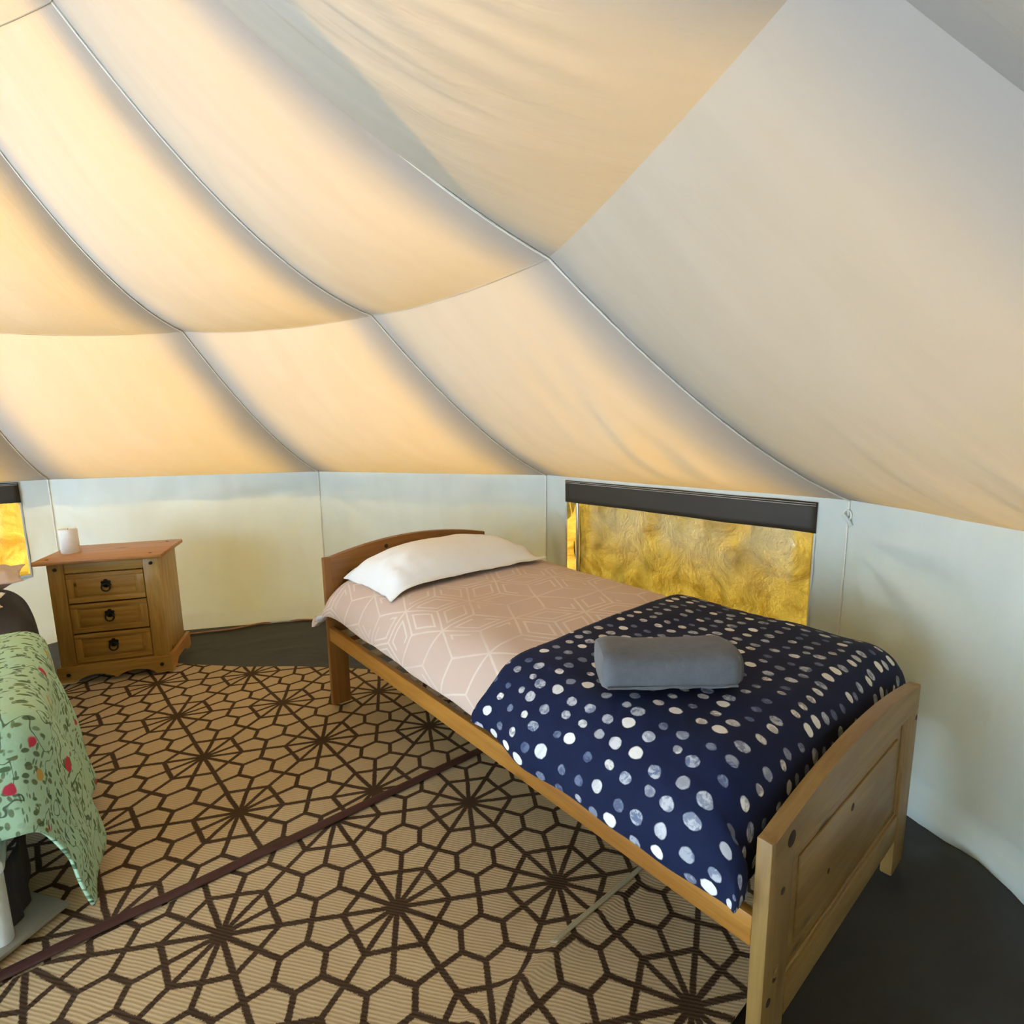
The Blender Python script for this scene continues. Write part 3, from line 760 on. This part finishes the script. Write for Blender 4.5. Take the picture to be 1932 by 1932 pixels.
# duvet and throw share the bed's cross-section
TOPZ = 0.632
def top_z(u, v):
    return 0.010 * nz(u * 2.3, v * 2.3, 1.0) + 0.005 * nz(u * 7, v * 7, 2.0) + 0.010 * sstep(0.6, 0.92, v) * sstep(0.7, 1.6, u)
def drape_path(hem_near, hem_far, lift, puff):
    w_ = puff
    return [(-0.050 + w_, hem_near), (-0.047 + w_, 0.5 * (hem_near + 0.52)), (-0.034 + w_, 0.522 + lift), (0.004 + w_ * 0.8, 0.572 + lift), (0.065 + w_ * 0.4, 0.612 + lift), (0.15, 0.630 + lift),
            (0.30, 0.636 + lift), (0.45, 0.636 + lift), (0.60, 0.635 + lift), (0.75, 0.632 + lift), (0.86, 0.626 + lift), (0.935, 0.594 + lift), (0.965, 0.53 + lift), (0.972, hem_far)]
def drape(u, t, hem_near, lift, pull=0.0):
    P = drape_path(hem_near, 0.42, lift, pull)
    v, z = path_at(P, t)
    side = sstep(0.03, 0.0, v)
    if lift > 0: v += 0.022 * sstep(0.86, 0.95, v)
    z += top_z(u, v) * sstep(-0.02, 0.12, v)
    v += side * (0.010 * nz(u * 6, z * 6, 3) + 0.006 * math.sin(u * 19 + 2 * nz(u * 3, 1)))
    return v, z
def arclen(P, n=200):
    pts_ = [path_at(P, i / n) for i in range(n + 1)]; l = [0]
    for a_, b_ in zip(pts_, pts_[1:]): l.append(l[-1] + np.linalg.norm(b_ - a_))
    return l
AL = arclen(drape_path(0.44, 0.42, 0, 0))
def alen(t): return AL[min(200, int(t * 200))] + (t * 200 - int(t * 200)) * (AL[min(200, int(t * 200) + 1)] - AL[min(200, int(t * 200))])
D0, D1 = 0.60, 2.005
def duvet_pt(s, t):
    u = D0 + (D1 - D0) * s
    hem = 0.462 + 0.012 * sstep(1.6, 1.9, u) + 0.006 * nz(u * 5, 3)
    v, z = drape(u, t, hem, 0.0, 0.022 + 0.014 * sstep(1.0, 1.5, u) - 0.030 * sstep(1.82, 2.0, u))
    # head end: edge turns down a little; the two corners stand out as points
    e = sstep(1.84, 2.005, u)
    z -= 0.075 * e ** 2 * (1 - sstep(0.75, 0.95, v))
    if v > 0.86: z += 0.075 * e * sstep(0.86, 0.95, v)
    if t > 0.85: v += 0.05 * e
    if u > 1.9: v -= 0.012 * sstep(1.9, 2.0, u) * sstep(0.1, -0.05, v)
    if u > 1.93: u = 1.93 + (u - 1.93) * (0.2 if v > -0.036 else 1.0)
    return b2w(u, v, z)
mb = MB().grid(duvet_pt, 90, 80, lambda s, t: (D0 + (D1 - D0) * s, alen(t), 0))
duvet = mb.build('duvet', ['duvet', 'lining'], origin=b2w(1.3, 0.44, 0.58), fixn=False, angle=180, flip=True)
md = duvet.modifiers.new('thickness', 'SOLIDIFY'); md.thickness = 0.024; md.offset = -1; md.material_offset = 1; md.material_offset_rim = 1; md.use_even_offset = False
tag(duvet, 'pink duvet with pale geometric lines on the pine bed', 'duvet')

def throw_pt(s, t):
    q = -0.17 + (0.765 + 0.17) * (1 - s)          # cloth coordinate along the bed; below 0.14 it bends over the foot end
    edge_w = 0.012 * nz(t * 6, 5) - 0.02 * sstep(0.2, 0.5, t) + 0.035 * sstep(0.25, 0.0, t)
    q += edge_w * (1 - s)
    hem = 0.437 + 0.006 * nz(q * 7, 8) + 0.03 * sstep(0.55, 0.76, q)
    v, z = drape(max(q, 0.0), t, hem, 0.012 + 0.004 * sstep(0.55, 0.62, q))
    R_, u = 0.105, q
    if q < 0.16:
        a = min((0.16 - q) / R_, PI / 2)
        rest = max(0, (0.16 - q) - R_ * PI / 2)
        u = 0.16 - R_ * math.sin(a)
        ztop = z
        z = ztop - (R_ * (1 - math.cos(a)) + rest) * sstep(0.42, 0.60, ztop)
        u += 0.004 * nz(v * 9, q * 5)
        if v < 0.0: u -= 0.014 * sstep(0.16, 0.0, q)
        z = max(z, 0.436)
    if q < 0.12 and v < 0.02: z -= 0.0
    return b2w(u, v, z)
mb = MB().grid(throw_pt, 90, 110, lambda s, t: ((-0.17 + 0.935 * (1 - s)), alen(t), 0))
throw = mb.build('throw_blanket', 'throw', origin=b2w(0.35, 0.44, 0.6), fixn=False, angle=180, solid=0.006)
tag(throw, 'navy fleece throw with white and blue spots over the foot of the bed', 'blanket')

# pillow
def pillow_mesh(c, ex, ey, lx, ly, h, seed, sag=0.0, flange=0.03, n=44, under=0.02):
    ex, ey = Vector(ex).normalized(), Vector(ey).normalized(); ez = ex.cross(ey)
    if ez.z < 0: ez = -ez
    c = Vector(c)
    def face(sgn):
        def fn(s, t):
            x, y = 2 * s - 1, 2 * t - 1
            ix, iy = min(1, abs(x) / (1 - flange / lx)), min(1, abs(y) / (1 - flange / ly))
            b = max(0, (1 - ix ** 3.0)) ** 0.55 * max(0, (1 - iy ** 2.4)) ** 0.6
            pinch = 1 - 0.055 * (1 - abs(y) ** 2) * abs(x) ** 6
            pinch2 = 1 - 0.07 * (1 - abs(x) ** 2) * abs(y) ** 6
            z = h * b if sgn > 0 else -under * h * b - 0.006 * (1 - max(abs(x), abs(y)) ** 30)
            if sgn > 0: z += 0.014 * nz(x * 2.5 + seed, y * 2.5, seed) * b + 0.010 * nz(x * 6 + seed, y * 4, seed + 3) * b * (1 - b) * 2
            z += 0.007 * nz(x * 6 + seed, y * 5, seed + 3) * (1 - b)
            z -= sag * max(0, (-x - 0.72) / 0.28) ** 2
            if sgn > 0: z -= 0.012 * math.exp(-((ix - 0.80) / 0.07) ** 2) * abs(math.sin(4 * y + seed)) * (1 - iy ** 4)
            z += 0.010 * math.sin(9 * y + 4 * x) * abs(x) ** 4 * (1 - abs(x) ** 14)
            return c + ex * (x * lx * pinch) + ey * (y * ly * pinch2) + ez * z
        return fn
    mb = MB().grid(face(1), n, n).grid(face(-1), n, n)
    bm = bmesh.new()
    vsx = [bm.verts.new(p) for p in mb.v]
    for f in mb.f: bm.faces.new([vsx[i] for i in f])
    rim = [v for v in bm.verts]
    bmesh.ops.remove_doubles(bm, verts=rim, dist=0.0006)
    bm.verts.index_update()
    out = MB(); out.add([v.co[:] for v in bm.verts], [tuple(v.index for v in f.verts) for f in bm.faces]); bm.free()
    return out
pc = b2w(1.680, 0.465, 0.664)
pil = pillow_mesh(pc, V3 * 1.0 + U3 * (-0.04), -U3, 0.405, 0.225, 0.112, 3.0, 0.05)
pil_o = tag(pil.build('pillow', 'pillow', origin=b2w(1.69, 0.46, 0.62), angle=180, sub=1), 'plump white pillow at the headboard of the pine bed', 'pillow')

# grey towel, folded and rolled, lying on the throw
def towel():
    e = (V3 * 0.772 - U3 * 0.635).normalized(); f = (U3 * 0.772 + V3 * 0.635).normalized()
    p0 = Vector(b2w(0.455, 0.068, 0.0)) - f * 0.045 + e * 0.012
    ln, dp, ht = 0.318, 0.165, 0.100
    z0 = 0.652
    root = empty('rolled_towel', p0 + e * ln / 2 + f * dp / 2 + Z3 * z0, 'grey terry towel rolled up on the spotted navy throw', 'towel')
    def sect(a, sc, ln_t):
        c, s_ = math.cos(a), math.sin(a)
        ex = 0.62
        x = math.copysign(abs(c) ** ex, c) * dp / 2 * sc; y = math.copysign(abs(s_) ** (0.72), s_) * ht / 2 * sc
        return x, y
    def body(s, t):
        a = 2 * PI * s; x, y = sect(a, 1.0, t)
        fl = 1 - 0.13 * abs(2 * t - 1) ** 16 + 0.03 * nz(t * 4, s * 3)
        slump = -0.006 * math.sin(PI * t)
        xx = x * fl + dp / 2 + 0.004 * nz(t * 3, 5)
        return p0 + e * (ln * t) + f * xx + Z3 * (z0 + ht / 2 + y * fl + slump * (y > 0) + 0.003 * nz(t * 9, s * 8, 1))
    mb = MB().grid(body, 48, 30)
    mb.f.append(tuple(range(48))); mb.f.append(tuple(30 * 49 + i for i in range(48)))
    mb.build('outer_layer', 'towel', root, angle=60)
    # rolled inner layers showing at the end
    for i, (sc, out_) in enumerate(((0.80, 0.014), (0.55, 0.020), (0.30, 0.012))):
        def core(s, t, sc=sc, out_=out_):
            a = 2 * PI * s; x, y = sect(a, sc, t)
            return p0 + e * (ln - 0.03 + (0.03 + out_) * t) + f * (dp / 2 + x + 0.012) + Z3 * (z0 + ht / 2 + y - 0.006)
        mb = MB().grid(core, 36, 3)
        mb.f.append(tuple(range(36))); mb.f.append(tuple(3 * 37 + j for j in range(36)))
        mb.build('inner_roll', 'towel', root, angle=50)
    MB().tube([p0 + e * (ln * (0.02 + 0.95 * s)) + f * (0.003) + Z3 * (z0 + 0.022 + 0.002 * nz(s * 9, 3)) for s in np.linspace(0, 1, 20)], 0.0032, 6).build('hem_stitch', 'towel', root)
towel()

# ================================================================== CHEST OF DRAWERS
def chest():
    ex = Vector((0.9563, 0.2926, 0)).normalized(); ey = Vector((-ex.y, ex.x, 0))
    o = Vector((-1.798, 2.728, 0.020)) - ex * 0.50
    root = empty('bedside_chest', o, 'pine bedside chest with three drawers and black ring handles', 'chest')
    H = 0.655 - o.z
    def bx(x0, x1, y0, y1, z0, z1, name, mat, par, grain=0, bev=0.003):
        return MB().box(o + ex * ((x0 + x1) / 2) + ey * ((y0 + y1) / 2) + Z3 * ((z0 + z1) / 2), ex * ((x1 - x0) / 2), ey * ((y1 - y0) / 2), Z3 * ((z1 - z0) / 2), bev, 2, grain).build(name, mat, par)
    bx(0.022, 0.478, 0.030, 0.345, 0.05, H - 0.022, 'body', 'pine_cab', root, 2)
    top = bx(-0.036, 0.514, -0.018, 0.375, H - 0.022, H, 'top', 'pine_top', root, 0, 0.006)
    for x, y in ((0.012, 0.025), (0.452, 0.025), (0.452, 0.32), (0.012, 0.32)):
        MB().lathe(o + ex * x + ey * y + Z3 * H, [(0.0085, 0), (0.007, 0.001)], 12).build('knot', 'knot', top)
    for x0, x1 in ((0.012, 0.080), (0.418, 0.488)):
        bx(x0, x1, 0.008, 0.031, 0.06, H - 0.023, 'stile', 'pine_cab', root, 2)
    bx(0.080, 0.418, 0.012, 0.031, 0.561, H - 0.023, 'top_rail', 'pine_cab', root)
    bx(0.080, 0.418, 0.013, 0.031, 0.062, 0.092, 'bottom_rail', 'pine_cab', root)
    for zc0, zc1 in ((0.408, 0.556), (0.252, 0.400), (0.096, 0.244)):
        # dark plate painting in the gap's shade behind the front, then the framed front itself
        bx(0.080, 0.418, 0.0285, 0.0295, zc0 - 0.004, zc1 + 0.005, 'drawer_gap_shade', 'knot', root, 0, 0.0)
        d = bx(0.083, 0.415, 0.014, 0.027, zc0, zc1, 'drawer', 'pine_cab', root, 0, 0.002)
        fwid = 0.030
        for (x0, x1, z0, z1, g) in ((0.083, 0.415, zc1 - 0.022, zc1, 0), (0.083, 0.415, zc0, zc0 + 0.026, 0), (0.083, 0.083 + fwid, zc0 + 0.026, zc1 - 0.022, 2), (0.415 - fwid, 0.415, zc0 + 0.026, zc1 - 0.022, 2)):
            bx(x0, x1, 0.008, 0.0145, z0, z1, 'frame_strip', 'pine_cab', d, g, 0.002)
        bx(0.083 + fwid + 0.010, 0.415 - fwid - 0.010, 0.0105, 0.0145, zc0 + 0.036, zc1 - 0.032, 'field', 'pine_cab', d, 0, 0.004)
        hc = o + ex * 0.249 + ey * 0.0095 + Z3 * ((zc0 + zc1) / 2 + 0.010)
        mb = MB()
        for dx, dz, r in ((0, 0.0, 0.015), (-0.013, 0.012, 0.009), (0.013, 0.012, 0.009), (0, 0.020, 0.0095), (-0.016, -0.001, 0.0065), (0.016, -0.001, 0.0065)):
            mb.lathe(hc + ex * dx + Z3 * dz, [(r, -0.002), (r, 0.0015), (r * 0.6, 0.003)], 14, -ey)
        hp = mb.build('handle_plate', 'black', d); hp['label'] = 'black iron handle plate'
        ring = [hc + ex * (0.0185 * math.cos(q)) + Z3 * (-0.013 + 0.0185 * math.sin(q)) - ey * (0.006 + 0.004 * (0.5 - 0.5 * math.sin(q))) for q in np.linspace(0, 2 * PI, 25)[:-1]]
        MB().tube(ring, 0.0036, 8, closed=True).build('handle_ring', 'black', d)
    # plinth with a scalloped lower edge
    def plinth(x0, x1):
        poly = [(x0, 0.085), (x1, 0.085), (x1, 0.0), (x1 - 0.075, 0.0)]
        c0, c1 = x1 - 0.075, x0 + 0.075; mid = (c0 + c1) / 2; half = abs(c0 - c1) / 2
        for i in range(1, 24):
            x = c0 + (c1 - c0) * i / 24; a = abs(x - mid) / half
            poly.append((x, 0.030 * math.sin(PI * a) ** 0.8 * (1 if a > 0.02 else 0.2) + 0.006))
        poly += [(x0 + 0.075, 0.0), (x0, 0.0)]
        return poly
    pf = MB().prism(plinth(-0.002, 0.502), o + ey * -0.006, ex, Z3, ey, 0.020).build('plinth', 'pine_cab', root, angle=30)
    for xs_ in (0.484, -0.002):
        MB().prism([(0.0, 0.0), (0.06, 0.0), (0.12, 0.03), (0.24, 0.03), (0.30, 0.0), (0.362, 0.0), (0.362, 0.085), (0.0, 0.085)], o + ex * xs_, ey, Z3, ex, 0.018).build('plinth_side', 'pine_top', root, angle=30)
    for x, z in ((0.045, 0.585), (0.453, 0.585), (0.045, 0.045), (0.455, 0.045)):
        yy = 0.008 if z > 0.1 else -0.006
        MB().lathe(o + ex * x + ey * yy + Z3 * z, [(0.0095, -0.001), (0.0085, 0.003), (0.005, 0.0055), (0.001, 0.0062)], 14, -ey).build('stud', 'black', root)
    return o, ex, ey, H
CO, CEX, CEY, CH = chest()
# candle
cc = CO + CEX * 0.053 + CEY * 0.175 + Z3 * (CH + 0.0005)
candle = empty('candle', cc, 'short white pillar candle on the chest of drawers', 'candle')
MB().lathe(cc, [(0.0385, 0.0), (0.040, 0.003), (0.040, 0.121), (0.038, 0.124), (0.034, 0.125), (0.031, 0.120), (0.006, 0.117)], 36).build('wax_body', 'wax', candle)
MB().tube([cc + Z3 * 0.116, cc + Z3 * 0.128 + CEX * 0.002], 0.0012, 6).build('wick', 'cable', candle)

# cord along the foot of the wall
cpts = [(-1.80, 3.20), (-2.02, 3.283), (-1.913, 3.32), (-1.80, 3.361), (-1.643, 3.46), (-1.461, 3.505), (-1.301, 3.50), (-1.10, 3.44), (-0.9, 3.35)]
cpts = [(-2.15, 3.25)] + cpts[1:]
P3 = [(*p, 0.007) for p in cpts]
mb = MB().tube([path_at(P3, t) for t in np.linspace(0, 1, 60)], 0.006, 8)
tag(mb.build('extension_cord', 'cord', origin=(-1.5, 3.45, 0)), 'thin tan cord on the dark groundsheet below the back wall', 'cord')

# ================================================================== SECOND BED (left edge of the picture)
lb = empty('low_bed', b2w(2.2, -1.45, 0), 'low white framed bed at the left edge under a floral quilt', 'bed')
BT = 0.50
def lbox(u0, u1, v0, v1, z0, z1, name, mat, par, bev=0.01):
    return bbox(MB(), u0, u1, v0, v1, z0, z1, 0, bev).build(name, mat, par)
lbox(1.355, 3.20, -1.90, -1.06, 0.215, 0.25, 'frame', 'white_paint', lb)
for u, v in ((1.365, -1.085), (1.365, -1.85), (3.16, -1.10), (3.16, -1.85)):
    MB().tube([b2w(u, v, 0.022), b2w(u, v, 0.034), b2w(u, v, 0.22)], [0.016, 0.021, 0.021], 14).build('leg', 'white_paint', lb)
# dark cloth skirt hanging from the frame, its dark sheet also standing in for under-bed shade
def skirt(s, t):
    P = [(3.1, -1.055), (2.4, -1.05), (1.62, -1.045), (1.44, -1.05), (1.395, -1.13), (1.395, -1.60), (1.395, -1.88)]
    u, v = path_at(P, s)
    f_ = 0.007 * math.sin(s * 60) * t
    return b2w(u + f_, v + f_, 0.213 - 0.178 * t)
MB().grid(skirt, 120, 6).build('bed_skirt', 'char', lb, fixn=False, solid=0.004)
def lmat(s, t):
    a = 2 * PI * s; c, q = math.cos(a), math.sin(a); ex = 0.35
    k_ = 1 - 0.10 * abs(2 * t - 1) ** 30
    v = -1.47 + 0.40 * math.copysign(abs(c) ** ex, c) * k_; z = 0.358 + 0.104 * math.copysign(abs(q) ** ex, q) * k_
    return b2w(1.38 + 1.84 * t, v, z)
mb = MB().grid(lmat, 56, 40); mb.f.append(tuple(range(56))); mb.f.append(tuple(40 * 57 + i for i in range(56)))
tag(mb.build('mattress', 'char', origin=b2w(2.3, -1.47, 0.25)), 'mattress in a charcoal sheet on the low bed at left', 'mattress')
# charcoal duvet hanging over the side
def chd(s, t):
    u = 1.75 + 1.35 * s
    P = [(-1.85, BT + 0.05), (-1.6, BT + 0.055), (-1.3, BT + 0.055), (-1.12, BT + 0.045), (-1.04, BT - 0.005), (-1.005, BT - 0.10), (-0.99, BT - 0.24), (-0.985, BT - 0.36)]
    v, z = path_at(P, t)
    z += 0.012 * nz(u * 3, v * 3) ; v += 0.010 * math.sin(u * 14) * sstep(-1.1, -0.98, v)
    return b2w(u, v, z)
tag(MB().grid(chd, 60, 44).build('blanket', 'char', origin=b2w(2.4, -1.4, BT), fixn=False, angle=180, solid=0.012), 'plain charcoal blanket on the low bed at left', 'blanket')
# floral quilt: side overhang long, foot overhang short, the corner hangs as a point
def quilt(s, t):
    us, vs0 = 1.42, -1.015
    q = -0.31 + 1.02 * s            # <0 : beyond the foot edge
    x = -0.75 + 1.29 * t            # >0 : beyond the right side edge
    z = BT + 0.090; u = us + max(q, 0); v = vs0 + min(x, 0)
    a, b = max(-q, 0), max(x, 0)
    rho = math.hypot(a, b)
    if rho > 0:
        ca, sa = a / rho, b / rho
        R_ = 0.07
        if rho < R_ * PI / 2: out_, dz = R_ * math.sin(rho / R_), R_ * (1 - math.cos(rho / R_))
        else: out_, dz = R_ + 0.15 * (rho - R_ * PI / 2), R_ + (rho - R_ * PI / 2) * 0.985
        both = min(a, b) / (rho + 1e-6)
        wave = 0.016 * math.sin(u * 17 + 0.6) * sstep(0.05, 0.3, b) * (1 - ca)
        out_ += wave - 0.03 * both * sstep(0.1, 0.4, rho)
        u -= out_ * ca; v += out_ * sa; z -= dz
    z += 0.010 * nz(u * 4, v * 4, 2) + 0.004 * nz(u * 14, v * 14, 5)
    u += 0.008 * nz(z * 8, v * 6, 1); v += 0.008 * nz(z * 8, u * 6, 2)
    return b2w(u, v, max(z, 0.03))
mb = MB().grid(quilt, 80, 80, lambda s, t: (-0.31 + 1.02 * s, -0.75 + 1.29 * t, 0))
tag(mb.build('quilt', 'quilt', origin=b2w(1.9, -1.3, BT), fixn=False, angle=180, solid=0.012), 'mint green quilt with red flowers hanging to the floor at left', 'quilt')
lp = pillow_mesh(b2w(2.90, -1.33, 0.650), V3, -U3, 0.33, 0.19, 0.075, 9.0, under=1.0)
tag(lp.build('pillow', 'blush', origin=b2w(2.86, -1.32, 0.53), angle=180), 'blush pink pillow on the low bed by the left window', 'pillow')
lp = pillow_mesh(b2w(2.585, -1.37, 0.610), V3, -U3, 0.31, 0.12, 0.060, 5.0, under=0.6)
tag(lp.build('pillow', 'pillow', origin=b2w(2.66, -1.36, 0.55), angle=180), 'white pillow leaning on the blush pillow at left', 'pillow')
# grey mat poking out below the quilt
d1 = np.array([-0.095, -0.138]); d1 /= np.linalg.norm(d1); d2 = np.array([0.138, -0.095]) / np.hypot(0.138, 0.095)
c0 = np.array([1.405, -0.956])
mc = c0 + d1 * 0.45 + d2 * 0.25
X3 = U3 * d1[0] + V3 * d1[1]; Y3 = U3 * d2[0] + V3 * d2[1]
tag(MB().box(b2w(mc[0], mc[1], 0.026), X3 * 0.45, Y3 * 0.25, Z3 * 0.006, 0.004).build('floor_mat', 'mat', origin=b2w(mc[0], mc[1], 0.02)), 'grey felt mat on the rug under the low bed', 'mat')
